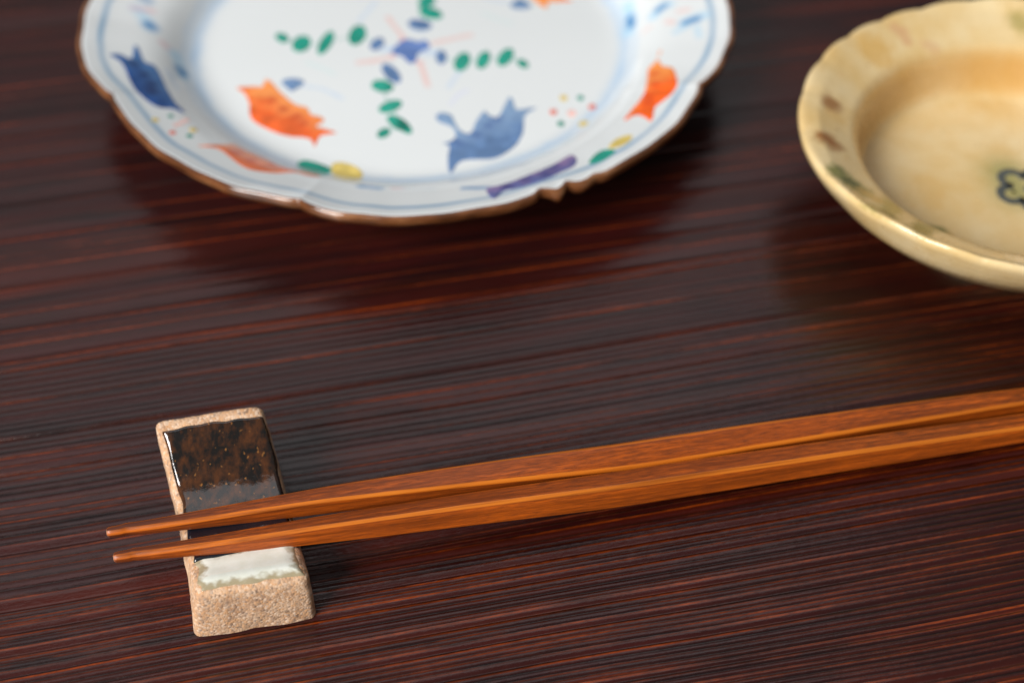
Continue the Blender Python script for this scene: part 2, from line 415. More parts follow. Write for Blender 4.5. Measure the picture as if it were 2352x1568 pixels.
        [[[-66.84, 2.65], [-64.69, -0.04], [-62.77, -3.37]], 2.6, 'cyan', 0.55],
        [[[-63.27, -2.4], [-62.33, -3.1]], 2.2, 'splash', 0.75],
        [[[-67.83, 2.51], [-63.4, 3.08]], 1.4, 'redp', 0.35],
        [[[-66.69, 7.56], [-64.83, 6.59]], 2.0, 'splash', 0.5],
        [[[-59.48, -7.39], [-58.02, -8.6]], 1.3, 'redp', 0.3],
        [[[-56.35, -9.35], [-54.26, -14.14], [-53.15, -17.56]], 2.0, 'cyan', 0.6],
        [[[-54.5, -14.49], [-53.41, -16.22]], 1.6, 'splash', 0.8],
        [[[-56.28, -17.88], [-52.71, -24.82]], 1.6, 'pale', 0.5],
        [[[54.63, 12.36], [54.99, 5.57], [54.1, 2.19]], 2.2, 'cyan', 0.7],
        [[[54.94, 7.86], [54.93, 4.48]], 1.5, 'splash', 0.8],
        [[[60.37, 3.29], [62.65, 5.97], [64.04, 5.84]], 2.1, 'cyan', 0.7],
        [[[61.52, 4.86], [62.99, 5.79]], 1.5, 'splash', 0.7],
        [[[67.08, -3.59], [68.86, -2.83], [71.3, -2.38]], 2.4, 'cyan', 0.7],
        [[[67.41, -3.74], [69.88, -2.98]], 1.8, 'splash', 0.9],
        [[[64.79, -6.3], [67.3, -4.95]], 1.5, 'cyan', 0.5],
        [[[69.82, -10.55], [69.59, -5.99]], 1.4, 'cyan', 0.4],
        [[[63.16, -1.03], [64.46, -2.04]], 1.8, 'pink', 0.6],
        [[[66.16, 1.8], [68.22, 1.5]], 1.8, 'pink', 0.5],
        [[[57.7, -0.85], [59.09, -0.45]], 1.5, 'pink', 0.4],
        [[[-6.99, -61.33], [-2.93, -62.26]], 1.5, 'splash', 0.7],
        [[[0.11, -62.15], [1.64, -62.15]], 1.2, 'redp', 0.35],
        [[[1.94, -62.16], [8.43, -63.17]], 1.1, 'greyl', 0.4],
        [[[15.15, -63.46], [20.32, -63.96]], 1.2, 'splash', 0.6]],
    'BS': [
        [[[-40.73, 12.4], [-40.77, 11.24]], 2.6, 'brown', 0.85],
        [[[-44.35, -0.55], [-42.8, -1.81]], 2.6, 'brown', 0.95],
        [[[-43.03, -12.53], [-41.61, -14.81], [-39.88, -16.6]], 3.6, 'green', 0.85],
        [[[-41.2, -14.9], [-40.18, -16.05]], 2.2, 'dgreen', 0.8],
        [[[-38.33, -23.69], [-35.78, -23.57], [-27.02, -9.07]], 3.4, 'olive', 0.8],
        [[[-36.3, -23.92], [-35.17, -24.39]], 1.6, 'dgreen', 0.6],
        [[[-30.65, -29.95], [-21.43, -12.87], [-19.97, -13.64]], 3.0, 'green', 0.9],
        [[[-22.32, -13.18], [-20.71, -13.29]], 1.6, 'dgreen', 0.7],
        [[[-25.64, -11.42], [-24.46, -11.7]], 2.4, 'ochre', 0.7],
        [[[-38.93, -17.07], [-37.02, -18.83]], 2.4, 'ochre', 0.6],
        [[[-28.38, 32.05], [-27.03, 31.51]], 6, 'ochre', 0.6],
        [[[-21.97, 38.93], [-19.67, 38.51], [-19.44, 36.26]], 2.0, 'pinkb', 0.6],
        [[[-14.35, 35.86], [-12.94, 35.73]], 2, 'pinkb', 0.4],
        [[[7.39, 42.91], [8.51, 41.26]], 2.6, 'olive', 0.7],
        [[[-41.03, 8.2], [-40.13, 8.13]], 3, 'ochre', 0.4],
        [[[-18.1, 2.35], [-18.37, -2.72]], 5, 'ochre', 0.35],
        [[[-3.22, 10.95], [0.32, 12.94]], 6, 'ochre', 0.35],
        [[[-17.13, -15.52], [-14.44, -17.85]], 3, 'ochre', 0.5],
        [[[-0.05, 6.39], [0.43, 0.02]], 16, 'halo', 0.75]],
    'FL': [3.62, 0.93]}
COL = dict(orange=(.74, .115, .016), rimorange=(.68, .17, .07), rimorange2=(.84, .12, .012), blue=(.10, .19, .37), blue2=(.09, .17, .42), purple=(.10, .12, .31), darkblue=(.022, .075, .25),
           green=(.013, .28, .205), yellow=(.64, .50, .14), red=(.70, .17, .12), pink=(.80, .47, .42),
           pale=(.50, .63, .80), lilac=(.62, .65, .85), redp=(.70, .33, .36), palegreen=(.60, .75, .75), cyan=(.42, .64, .80), splash=(.085, .25, .50), greyl=(.52, .60, .66),
           line=(.15, .32, .50), ring=(.42, .58, .76),
           brown=(.30, .115, .025), dgreen=(.05, .07, .012), olive=(.33, .27, .06), ochre=(.66, .38, .085), pinkb=(.62, .33, .17), halo=(.29, .28, .10))
COL['palegr'] = (.6, .75, .72)
COL['green_b'] = (.12, .14, .02)

m = Nodes('porcelain', rough=.09, ior=1.5)
c = m.attr('paint')
m.base(c)
m.rough(m.math('ADD', m.math('MULTIPLY', m.noise(120, m.coord(), 2), .06), .06))
m.bump(m.noise(90, m.coord(), 2), .05, .0004)
M_PORC = m.m
m = Nodes('enamel', rough=.16, ior=1.5)
c = m.mix(m.ramp(m.noise(420, m.coord(), 4, .65), [(.32, 0.), (.7, 1.)]), m.attr('paint'), m.mix(.62, m.attr('paint'), (1.25, 1.2, 1.15), 'MULTIPLY'))
m.base(c)
M_ENAM = m.m
m = Nodes('iron_brown_glaze', rough=.1, ior=1.7)
c = m.ramp(m.noise(1, m.coord((110, 110, 420)), 4, .6), [(.3, (.05, .017, .006)), (.5, (.15, .052, .017)), (.66, (.27, .115, .045)), (.85, (.5, .36, .25))])
m.base(c)
m.bump(m.noise(150, m.coord(), 2), .06, .0005)
M_BROWN = m.m

PC = (-.0252, .2683, 0)
plate = empty('plate', PC, 'scalloped white porcelain plate painted with orange and blue fish inside a brown rim', 'plate')
NA = 1080
ang = np.linspace(-180, 180, NA, endpoint=False)
ar = np.radians(ang)
RR = rim_radius(ang)
RR = RR + .00012 * np.sin(ar * 23) + .0001 * np.sin(ar * 41 + 1)
def chip(a0, wd, d):                                       # small lumps and chips at the front right notch
    return d * np.exp(-((ang - a0) / wd) ** 2)
CHIP = chip(24.6, 1.0, -.0010) + chip(27.0, .8, .0005) + chip(29.2, .8, -.0010) + chip(31.5, 1.2, .0003) + chip(34, 1.0, -.0005)
def ring_pts(r, z):
    """r = radius on a plain round plate of 78.5 mm; outside 52 mm it follows the scallops"""
    w = np.clip((r - .052) / (.0785 - .052), 0, 1)
    rr = r * (1 + (RR / .0785 - 1) * w) + CHIP * np.clip((r - .0748) / .0022, 0, 1)
    return np.stack([rr * np.sin(ar), -rr * np.cos(ar), np.full(NA, z)], -1)
prof = [(p[0] / 1000, p[1] / 1000) for p in PLATE_IN]
rs = np.concatenate([np.linspace(.0005, .05, 110), np.linspace(.0504, .077, 90)])
zs = np.interp(rs, _pr, _pz)
inner = [ring_pts(r, z) for r, z in zip(rs, zs)]
under = [ring_pts(r, z) for r, z in [(.0779, .0172), (.0782, .0163), (.0778, .0156), (.0770, .0150), (.0740, .0132), (.068, .0102), (.062, .0078), (.057, .0056), (.052, .0040), (.0472, .0030),
                                     (.0462, .0018), (.0458, .0003), (.0452, 0), (.0440, 0), (.0434, .0004), (.0428, .0022), (.030, .0030), (.0005, .0032)]]
PP = np.stack(inner + under, 0)
body = grid_obj('plate_body', PP, M_PORC, plate, wrap=True)
# underglaze painting: rings, washes and strokes in the glaze itself
V = coords(body)
X, Y = V[:, 0], V[:, 1]
col = np.tile(np.array([.715, .745, .75]), (len(V), 1))
n_in = len(inner) * NA
inner_mask = np.arange(len(V)) < n_in
def lay(mask, c):
    global col
    mask = np.clip(mask, 0, 1)[:, None]
    col = col * (1 - mask) + np.array(c) * mask
rq = np.hypot(X, Y)
dq = np.degrees(np.arctan2(X, -Y))
Rq = np.interp(dq, ang, np.convolve(np.concatenate([RR[-12:], RR, RR[:12]]), np.ones(25) / 25, 'valid'))
wob = (vnoise(dq * .35, rq * 0, 21) - .5) * .0006
g = lambda d, s: np.exp(-(d / s) ** 2)
str_ = .6 + .4 * vnoise(dq * .12, rq * 0, 23)
lay(np.where(inner_mask, g(rq - (Rq - .0050) - wob * .5, .0007) * .95 * str_, 0), COL['line'])
lay(np.where(inner_mask, g(rq - .0530 - wob, .0016) * .85 * str_, 0), COL['ring'])
lay(np.where(inner_mask, g(rq - .0556 - wob, .0007) * .35, 0), COL['ring'])
def seg_dist(x, y, pts):
    d = np.full(len(x), 1e9)
    for (ax, ay), (bx, by) in zip(pts[:-1], pts[1:]):
        vx, vy = bx - ax, by - ay
        t = np.clip(((x - ax) * vx + (y - ay) * vy) / (vx * vx + vy * vy + 1e-12), 0, 1)
        d = np.minimum(d, np.hypot(x - ax - t * vx, y - ay - t * vy))
    return d
nz = vnoise(X * 900, Y * 900, 31)
floor_only = rq < .053
for pts, wd, cn, a in PAINT['ST']:
    q = np.array(pts) / 1000
    for s in (1, -1):
        if s < 0 and not .016 < np.hypot(*q.mean(0)) < .05:
            continue
        wd_, a_s = (wd * 1.45, min(1, a * 1.3)) if cn in ('cyan', 'splash', 'redp') and np.hypot(*q.mean(0)) > .05 else (wd, a)
        dd = seg_dist(X, Y, q * s) * 1000
        lay(np.where(inner_mask, np.clip((wd_ * .72 - dd) / (wd_ * .6), 0, 1) * a_s * (.75 + .5 * nz), 0), COL[cn])
set_col(body, 'paint', np.clip(col, 0, 1))
# the brown edge over the lip, a shell 0.15 mm proud of the body
lip = [(.0774, .01755), (.0777, .01772), (.0780, .01778), (.0784, .01760), (.07865, .0171), (.0787, .0163), (.0783, .0154), (.0777, .0149), (.0770, .0145), (.0762, .0141)]
LP = np.stack([ring_pts(r, z) for r, z in lip], 0)
LP[:, :, 2] += (.00016 * np.sin(ar * 7 + 1) + .0001 * np.sin(ar * 17))[None, :] * np.linspace(0, 1, len(lip))[:, None]
lump = np.exp(-((ang - 27) / .9) ** 2) * .0006 + np.exp(-((ang - 31) / 1.3) ** 2) * .0003
LP[3:8, :, 2] -= lump[None, :]
LP[4:7] *= np.stack([1 + lump * 9, 1 + lump * 9, np.ones(NA)], -1)[None]
LP = np.concatenate([LP, LP[:1]], 0)
lipo = grid_obj('brown_rim', LP, M_BROWN, plate, wrap=True)

def catmull(pts, n=4):
    p = np.array(pts)
    out = []
    L = len(p)
    for i in range(L):
        p0, p1, p2, p3 = p[i - 1], p[i], p[(i + 1) % L], p[(i + 2) % L]
        for j in range(n):
            t = j / n
            out.append(.5 * ((2 * p1) + (p2 - p0) * t + (2 * p0 - 5 * p1 + 4 * p2 - p3) * t * t + (3 * p1 - p0 - 3 * p2 + p3) * t ** 3))
    return np.array(out)

def film(name, poly_mm, cname, parent, zfun, step=.55, lift=.00009, smooth_n=4, shade=None):
    """a film of enamel on the curved surface: an outline filled with a fine mesh"""
    b = catmull(np.array(poly_mm), smooth_n)
    lo, hi = b.min(0), b.max(0)
    gx, gy = np.meshgrid(np.arange(lo[0], hi[0], step), np.arange(lo[1], hi[1], step))
    g_ = np.stack([gx.ravel(), gy.ravel()], -1)
    ins = np.zeros(len(g_), bool)
    for (x0, y0), (x1, y1) in zip(b, np.roll(b, -1, 0)):
        if y0 == y1:
            continue
        cr = ((y0 > g_[:, 1]) != (y1 > g_[:, 1])) & (g_[:, 0] < (x1 - x0) * (g_[:, 1] - y0) / (y1 - y0) + x0)
        ins ^= cr
    g_ = g_[ins]
    if len(g_):
        dm = np.min(np.hypot(g_[:, None, 0] - b[None, :, 0], g_[:, None, 1] - b[None, :, 1]), 1)
        g_ = g_[dm > step * .4]
    nb = len(b)
    allp = [Vector((float(x), float(y))) for x, y in np.concatenate([b, g_])]
    vo, _, fo, ori, _, _ = delaunay_2d_cdt(allp, [], [list(range(nb))], 1, 1e-4)
    v = np.array([(p.x, p.y) for p in vo]) / 1000
    isb = np.array([any(i < nb for i in oo) for oo in ori])
    z = zfun(v[:, 0], v[:, 1]) + np.where(isb, -.00002, lift)
    o = mesh_obj(name, np.stack([v[:, 0], v[:, 1], z], -1), [tuple(f) for f in fo], M_ENAM, parent)
    base = np.tile(np.array(COL[cname]), (len(v), 1))
    nn = vnoise(v[:, 0] * 500, v[:, 1] * 500, 41)[:, None]
    base = base * (.78 + .44 * nn)
    if shade is not None:
        base = shade(v * 1000, base)
    set_col(o, 'paint', np.clip(base, 0, 1))
    # the CDT may wind either way: face up
    me = o.data
    if sum(p.normal.z for p in me.polygons) < 0:
        me.flip_normals()
    return o
pz = lambda x, y: plate_z(x, y)

def fish_shade(c0, light, dark, spots=()):
    c0 = np.array(c0)
    def f(v, base):
        h = v[:, 1] - np.interp(v[:, 0], np.linspace(v[:, 0].min(), v[:, 0].max(), 12), [v[np.abs(v[:, 0] - x) < 3, 1].mean() if (np.abs(v[:, 0] - x) < 3).any() else v[:, 1].mean() for x in np.linspace(v[:, 0].min(), v[:, 0].max(), 12)])
        t = np.clip(.45 + h / 5.5 + (vnoise(v[:, 0] * .5 + 3, v[:, 1] * .9, 51) - .5) * .9 + (vnoise(v[:, 0] * 1.8, v[:, 1] * 1.2, 52) - .5) * .5, 0, 1.25)
        out = base * (1 - t[:, None] * .75) + np.array(light) * t[:, None] * .75
        for sx, sy, r in spots:
            k = np.exp(-((v[:, 0] - sx) ** 2 + (v[:, 1] - sy) ** 2) / r ** 2)[:, None]
            out = out * (1 - k * .8) + np.array(dark) * k * .8
        return out
    return f
LIGHT = dict(orange=(.84, .30, .08), rimorange=(.75, .33, .16), rimorange2=(.85, .30, .07), blue=(.20, .32, .50), purple=(.26, .16, .33), darkblue=(.07, .17, .38), blue2=(.16, .26, .55))
DARK = dict(orange=(.50, .055, .012), rimorange=(.55, .09, .05), rimorange2=(.66, .06, .01), blue=(.06, .12, .30), purple=(.03, .03, .16), darkblue=(.012, .02, .07), blue2=(.06, .1, .36))
PART_LABEL = {'orange': 'orange red painted fish with spiky fins', 'blue': 'slate blue painted fish with spiky fins', 'rimorange': 'slender orange fish painted on the front rim',
              'rimorange2': 'bright orange fish painted on the right rim', 'purple': 'purple blue fish painted on the front wall', 'darkblue': 'dark blue fish painted on the left rim'}
for name, cn, poly in PAINT['M']:
    q = np.array(poly)
    spots = []
    if cn in LIGHT and name == 'painted_fish':
        cx, cy = q.mean(0)
        ex = q - q.mean(0)
        uu, ss, vv = np.linalg.svd(ex, full_matrices=False)
        ax = vv[0]
        spots = [(*(q.mean(0) + ax * s_ * 6 + vv[1] * rng.uniform(-1.2, 1.2)), 1.5) for s_ in (-1.0, -.2, .5, 1.05)]
    sh = fish_shade(COL[cn], LIGHT[cn], DARK[cn], spots) if cn in LIGHT else None
    for s in ((1, -1) if np.hypot(*q.mean(0)) < 50 and name in ('painted_fish', 'painted_tassel') and cn in ('orange', 'blue') else (1,)):
        f = sh
        if s < 0 and sh is not None:
            f = lambda v, b, sh=sh: sh(-v, b)
        o = film(name, q * s, cn, plate, pz, shade=f, smooth_n=3)
        if name == 'painted_fish':
            o['label'] = PART_LABEL[cn]
for leaves in PAINT['SP']:
    first = None
    stem_pts = [np.mean(np.array(p), 0) for c_, p in leaves]
    # a thin stem through the leaves
    sp_ = np.array(stem_pts)
    nrm = np.stack([-(np.gradient(sp_[:, 1])), np.gradient(sp_[:, 0])], -1)
    nrm /= np.linalg.norm(nrm, axis=1, keepdims=True)
    outline = np.concatenate([sp_ + nrm * .24, (sp_ - nrm * .24)[::-1]])
    COL['stem'] = (.34, .54, .50)
    stem = film('painted_sprig', outline, 'stem', plate, pz, step=.3, lift=.00002, smooth_n=3)
    for c_, p in leaves:
        film('leaf', np.array(p), c_, stem, pz, step=.4, smooth_n=3)
for dots in PAINT['DOT']:
    for s in (1, -1):
        if s < 0 and dots is not PAINT['DOT'][1]:
            continue
        ctr = np.mean([d[1] for d in dots], 0)
        first = None
        for cn, (x, y), r in dots:
            tt = np.linspace(0, 2 * np.pi, 9, endpoint=False)
            poly = np.stack([(x + r * .8 * np.cos(tt)) * s, (y + r * np.sin(tt)) * s], -1)
            if first is None:
                first = film('painted_blossom', poly, cn, plate, pz, step=.4, smooth_n=2)
            else:
                film('petal', poly, cn, first, pz, step=.4, smooth_n=2)

# ------------------------------------------------------------------ yellow bowl
BC = (.110, .212, 0)
m = Nodes('yellow_stoneware_glaze', rough=.24, ior=1.5, coat=.3, coat_rough=.12)
mott = m.noise(70, m.coord(), 5, .6)
fine = m.noise(520, m.coord(), 3, .6)
c = m.mix(m.ramp(mott, [(.3, 0.), (.7, 1.)]), (.69, .47, .185), (.79, .63, .36))
c = m.mix(m.ramp(fine, [(.60, 0.), (.74, .35)]), c, (.62, .36, .10))
pa = m.n('ShaderNodeAttribute', attribute_name='paint')
c = m.mix(pa.outputs['Alpha'], c, pa.outputs['Color'])
pit = m.noise(900, m.coord(), 1, .5)
c = m.mix(m.ramp(pit, [(.765, 0.), (.79, .7)]), c, (.22, .10, .03))
m.base(c)
m.rough(m.math('ADD', m.math('MULTIPLY', fine, .3), .1))
m.bump(m.math('ADD', m.noise(260, m.coord(), 4, .6), m.math('MULTIPLY', m.noise(60, m.coord(), 2), 2.)), .22, .0005)
M_BOWL = m.m
bowl = empty('bowl', BC, 'small mustard yellow stoneware bowl with wavy rim and green brown spots', 'bowl')
NB = 720
ab = np.linspace(-np.pi, np.pi, NB, endpoint=False)
flute = np.abs(np.sin(ab * 12 + .6 * np.sin(ab * 3 + 1)))            # 24 shallow flutes at the lip
flw = .00042 * (flute ** .7 - .7) * (.7 + .5 * np.sin(ab * 2 + .5)) + .0005 * np.sin(ab * 3 + .4)
bprof = [(.0005, .0066), (.010, .0066), (.020, .0067), (.028, .0069), (.0322, .0071), (.0334, .0078), (.0341, .0094), (.0347, .0125), (.0353, .0158), (.0361, .0178), (.0374, .0191), (.0392, .0199),
         (.0415, .0210), (.0440, .0221), (.0462, .0231), (.0474, .0236), (.0481, .0238), (.0486, .0235), (.0488, .0228), (.0486, .0218), (.0479, .0203), (.0466, .0182), (.0442, .0152), (.0407, .0118), (.0362, .0084),
         (.0310, .0058), (.0258, .0042), (.0238, .0034), (.0232, .0010), (.0226, .0), (.0212, .0), (.0206, .0012), (.0200, .0030), (.0005, .0034)]
def resample(pts, n):
    p = np.array(pts)
    s = np.concatenate([[0], np.cumsum(np.hypot(*np.diff(p, axis=0).T))])
    q = np.linspace(0, s[-1], n)
    out = np.stack([np.interp(q, s, p[:, 0]), np.interp(q, s, p[:, 1])], -1)
    for _ in range(1):
        out[1:-1] = (out[:-2] + 2 * out[1:-1] + out[2:]) / 4
    return out
bp = resample(bprof, 260)
rows = []
for i, (r, z) in enumerate(bp):
    w = np.clip((r - .0455) / .0028, 0, 1)
    lipw = np.clip((r - .045) / .003, 0, 1)
    rr = (r + flw * w) * (1 - .115 * np.clip(np.cos(ab), 0, 1) ** 2.5 * np.clip((r - .02) / .02, 0, 1))      # hand-thrown: flattened towards the front
    zz = z + lipw * (.0007 * np.sin(ab * 2 + 2.2) + .0004 * np.sin(ab * 5) + .00035 * (flute - .6)) 
    rows.append(np.stack([rr * np.sin(ab), -rr * np.cos(ab), zz], -1))
bb = grid_obj('bowl_body', np.stack(rows), M_BOWL, bowl, wrap=True)
V = coords(bb)
nfront = int(np.argmax(bp[:, 0])) * NB
front = np.arange(len(V)) < nfront
bc = np.zeros((len(V), 4))
nz = vnoise(V[:, 0] * 700, V[:, 1] * 700, 61) * .6 + vnoise(V[:, 0] * 1600, V[:, 1] * 1600, 62) * .4
for pts, wd, cn, a in PAINT['BS']:
    cc = COL['green_b'] if cn == 'green' else COL[cn]
    d = seg_dist(V[:, 0] * 1000, V[:, 1] * 1000, pts if len(pts) > 1 else pts * 2)
    wd *= 1.45 if cn in ('ochre', 'pinkb', 'halo') else 1.75
    mk = np.where(front, np.clip((wd * .5 + (nz - .5) * wd * .5 - d) / (wd * .4) + .35, 0, 1) * a, 0)
    if cn == 'halo':
        mk = np.where(front, np.exp(-(d / 5.5) ** 2) * min(1, a * 1.2), 0)
    al = bc[:, 3]
    na = al + mk * (1 - al)
    wgt = np.where(na > 0, mk / np.maximum(na, 1e-6), 0)[:, None]
    bc[:, :3] = bc[:, :3] * (1 - wgt) + np.array(cc) * wgt
    bc[:, 3] = na
# amber on the well's steep wall: pooled glaze plus shade put into the colour
rb_ = np.hypot(V[:, 0], V[:, 1])
am = np.where(front, np.exp(-((rb_ - .0350) / .0017) ** 2) * (.45 + .5 * vnoise(np.arctan2(V[:, 0], V[:, 1]) * 3, rb_ * 0, 65)), 0) * .85
wgt = np.where(am > 0, am / np.maximum(am + bc[:, 3] * (1 - am), 1e-6), 0)[:, None]
bc[:, :3] = bc[:, :3] * (1 - wgt) + np.array((.56, .27, .045)) * wgt
bc[:, 3] = am + bc[:, 3] * (1 - am)
set_col(bb, 'paint', bc)
# printed blue flower in the well: five petals drawn as rings
bz = lambda x, y: np.interp(np.hypot(x, y), [p[0] for p in bprof[:12]], [p[1] for p in bprof[:12]])
FX, FY = PAINT['FL']
COL['inkblue'] = (.08, .09, .085)
COL['inkfill'] = (.30, .30, .13)
first = None
for i in range(5):
    a_ = rad(72 * i + 200)
    px_, py_ = FX + 4.4 * math.cos(a_), FY + 4.4 * math.sin(a_)
    tt = np.linspace(-2.3, 2.3, 14) + a_
    ro, ri = 3.5, 1.5
    outl = np.concatenate([np.stack([px_ + ro * np.cos(tt), py_ + ro * np.sin(tt)], -1), np.stack([px_ + ri * np.cos(tt), py_ + ri * np.sin(tt)], -1)[::-1]])
    if first is None:
        first = film('painted_flower', outl, 'inkblue', bowl, bz, step=.4, smooth_n=1)
    else:
        film('petal', outl, 'inkblue', first, bz, step=.4, smooth_n=1)
tt = np.linspace(0, 2 * np.pi, 12, endpoint=False)
film('flower_centre', np.stack([FX + 1.3 * np.cos(tt), FY + 1.3 * np.sin(tt)], -1), 'inkblue', first, bz, step=.4, smooth_n=1)

# ------------------------------------------------------------------ chopstick rest
m = Nodes('pink_clay', rough=.85, ior=1.45)
g1 = m.noise(1, m.coord((900, 900, 900)), 4, .7)
g2 = m.noise(1, m.coord((260, 260, 260)), 3, .6)
c = m.mix(m.ramp(g2, [(.35, 0.), (.65, 1.)]), (.43, .245, .14), (.62, .41, .26))
grain = m.n('ShaderNodeTexVoronoi', Scale=2300.0, Randomness=1.0)
m.l(m.coord(), grain.inputs['Vector'])
gs = m.sep(grain.outputs['Color'])
c = m.mix(m.ramp(gs[0], [(.60, 0.), (.70, .6)]), c, (.60, .32, .15))
c = m.mix(m.ramp(gs[1], [(.74, 0.), (.84, .45)]), c, (.78, .62, .48))
c = m.mix(m.ramp(gs[2], [(.80, 0.), (.88, .5)]), c, (.20, .14, .11))
c = m.mix(m.ramp(m.noise(1, m.coord((750, 750, 750)), 1, .5), [(.71, 0.), (.77, .7)]), c, (.12, .075, .05))
m.base(c)
m.bump(m.math('ADD', m.math('MULTIPLY', grain.outputs['Distance'], -.5), g1), .55, .0003)
M_CLAY = m.m
m = Nodes('dark_iron_glaze', rough=.08, ior=1.78)
s1 = m.noise(1, m.coord((520, 300, 300)), 4, .65)
s2 = m.noise(1, m.coord((1300, 900, 900)), 1, .5)
c = m.mix(m.ramp(s1, [(.42, 0.), (.72, .75)]), (.006, .004, .003), (.115, .034, .006))
c = m.mix(m.ramp(s2, [(.68, 0.), (.76, .7)]), c, (.34, .14, .03))
pk = m.attr('paint')
c = m.mix(m.sep(pk)[0], c, (.006, .008, .013))
m.base(c)
m.rough(m.math('ADD', m.math('MULTIPLY', m.noise(1, m.coord((900, 900, 900)), 3, .6), .16), .05))
m.bump(m.math('ADD', m.noise(1, m.coord((800, 800, 800)), 3, .6), m.math('MULTIPLY', m.noise(1, m.coord((260, 260, 260)), 2), 1.5)), .16, .0004)
M_DARK = m.m
m = Nodes('white_glaze', rough=.1, ior=1.5, coat=.2)
pk = m.sep(m.attr('paint'))
c = m.mix(m.ramp(m.noise(1, m.coord((400, 400, 400)), 4, .6), [(.3, 0.), (.7, 1.)]), (.72, .73, .63), (.82, .83, .76))
c = m.mix(pk[1], c, (.42, .41, .27))
c = m.mix(pk[0], c, (.30, .235, .13))
m.base(c)
m.bump(m.noise(1, m.coord((500, 500, 500)), 3, .6), .05, .0003)
M_WHITE = m.m

rest = empty('chopstick_rest', (-.0519, .1085, 0), 'small clay chopstick rest glazed dark brown and white under the chopstick tips', 'chopstick rest')
# corners in mm from the origin (front left of the top), u across, v away from the camera
LEN = 36.5
c00, c10, c01, c11 = np.array([0.2, .2]), np.array([18.5, 3.7]), np.array([-11.9, 33.3]), np.array([6.9, 37.2])
def uv(u, v):
    u, v = np.asarray(u, float)[..., None], np.asarray(v, float)[..., None] / LEN
    return (c00 * (1 - u) + c10 * u) * (1 - v) + (c01 * (1 - u) + c11 * u) * v
rv = [0, 1.2, 3, 6, 8.5, 10.5, 13, 17, 20, 23.5, 25.8, 28, 31, 34, 35.5, 36.5]
rz = [10.2, 10.25, 9.9, 8.6, 7.75, 7.4, 7.2, 7.15, 7.15, 7.3, 7.9, 9.6, 12.5, 14.5, 14.9, 15.0]
_v = np.linspace(0, LEN, 147)
_z = np.interp(_v, rv, rz)
for _ in range(10):
    _z[1:-1] = (_z[:-2] + 2 * _z[1:-1] + _z[2:]) / 4
top_z = lambda v: np.interp(v, _v, _z)
W0 = 17.5
rows = []
for v in np.concatenate([[0.0, .05, .15, .3, .55, .85, 1.2], np.linspace(1.6, LEN - 1.6, 90), LEN - np.array([1.2, .85, .55, .3, .15, .05, 0])]):
    e = min(v, LEN - v)
    R = 1.25
    sh = R - math.sqrt(max(R * R - (R - e) ** 2, 0)) if e < R else 0
    zt = float(top_z(v)) - sh
    row = []
    r = 1.35
    # left foot, up the flared left side, round the corner, over the top, down the right side
    pts = []
    fl_ = .35 + 1.3 * (1 - v / LEN) ** 1.6
    for s in np.linspace(0, 1, 16):
        zz = s * (zt - r)
        pts.append((-fl_ * (1 - s) - .15 * math.sin(s * 3.14) + sh, max(zz, 0.0) + (.0 if s else 0)))
    for a_ in np.linspace(.1, 1.47, 9):
        pts.append((r - r * math.cos(a_) + sh, zt - r + r * math.sin(a_)))
    mid = [(s, zt + .10 * math.sin(s / W0 * math.pi)) for s in np.linspace(r + .2 + sh, W0 - r - .2 - sh, 44)]
    right = [(W0 - x + min(x - sh, 0) * (1 - .3 / fl_), z) for x, z in pts[::-1]]      # the right side stands almost upright
    fr = [(x, z) for x, z in pts] + mid + right
    for x, z in fr:
        p = uv(x / W0, v)
        row.append((p[0] / 1000, p[1] / 1000, z / 1000))
    rows.append(row)
RP = np.array(rows)
nzr = pnoise(RP, 230, 4) * .0002
RP[..., 0] += nzr
RP[..., 1] += pnoise(RP + .3, 210, 4) * .00011
RP[..., 2] = np.maximum(RP[..., 2] + nzr * np.clip(RP[..., 2] / .002, 0, 1), 0)
# front and back faces: sheets that continue the loft inwards
def close(row, n=10, dv=.12, sgn=-1):
    out = []
    cx = row.mean(0)
    zb = 0
    for k_ in range(1, n + 1):
        s = k_ / n
        q = row.copy()
        q[:, 0] = row[:, 0] * (1 - s) + (row[0, 0] * .5 + row[-1, 0] * .5) * s
        q[:, 1] = row[:, 1] * (1 - s) + (row[0, 1] * .5 + row[-1, 1] * .5) * s
        q[:, 2] = row[:, 2] * (1 - s)
        d_ = pnoise(q, 300, 4) * .00016 * math.sin(math.pi * s) ** .5 if s < 1 else 0
        q[:, 1] += sgn * (.0003 * math.sin(math.pi * s)) + d_
        out.append(q)
    return out
f_ = close(RP[0], sgn=-1)
b_ = close(RP[-1], sgn=1)
RPF = np.stack(f_[::-1] + list(RP) + b_, 0)
# the front leans out towards its foot
lean = np.concatenate([np.ones(len(f_)), np.clip(1 - np.concatenate([[0.0, .05, .15, .3, .55, .85, 1.2], np.linspace(1.6, LEN - 1.6, 90), LEN - np.array([1.2, .85, .55, .3, .15, .05, 0])]) / 7, 0, 1), np.zeros(len(b_))])[:, None]
RPF[..., 1] -= .0014 * lean * np.clip(1 - RPF[..., 2] / .0102, 0, 1)
rb = grid_obj('clay_body', RPF, M_CLAY, rest)

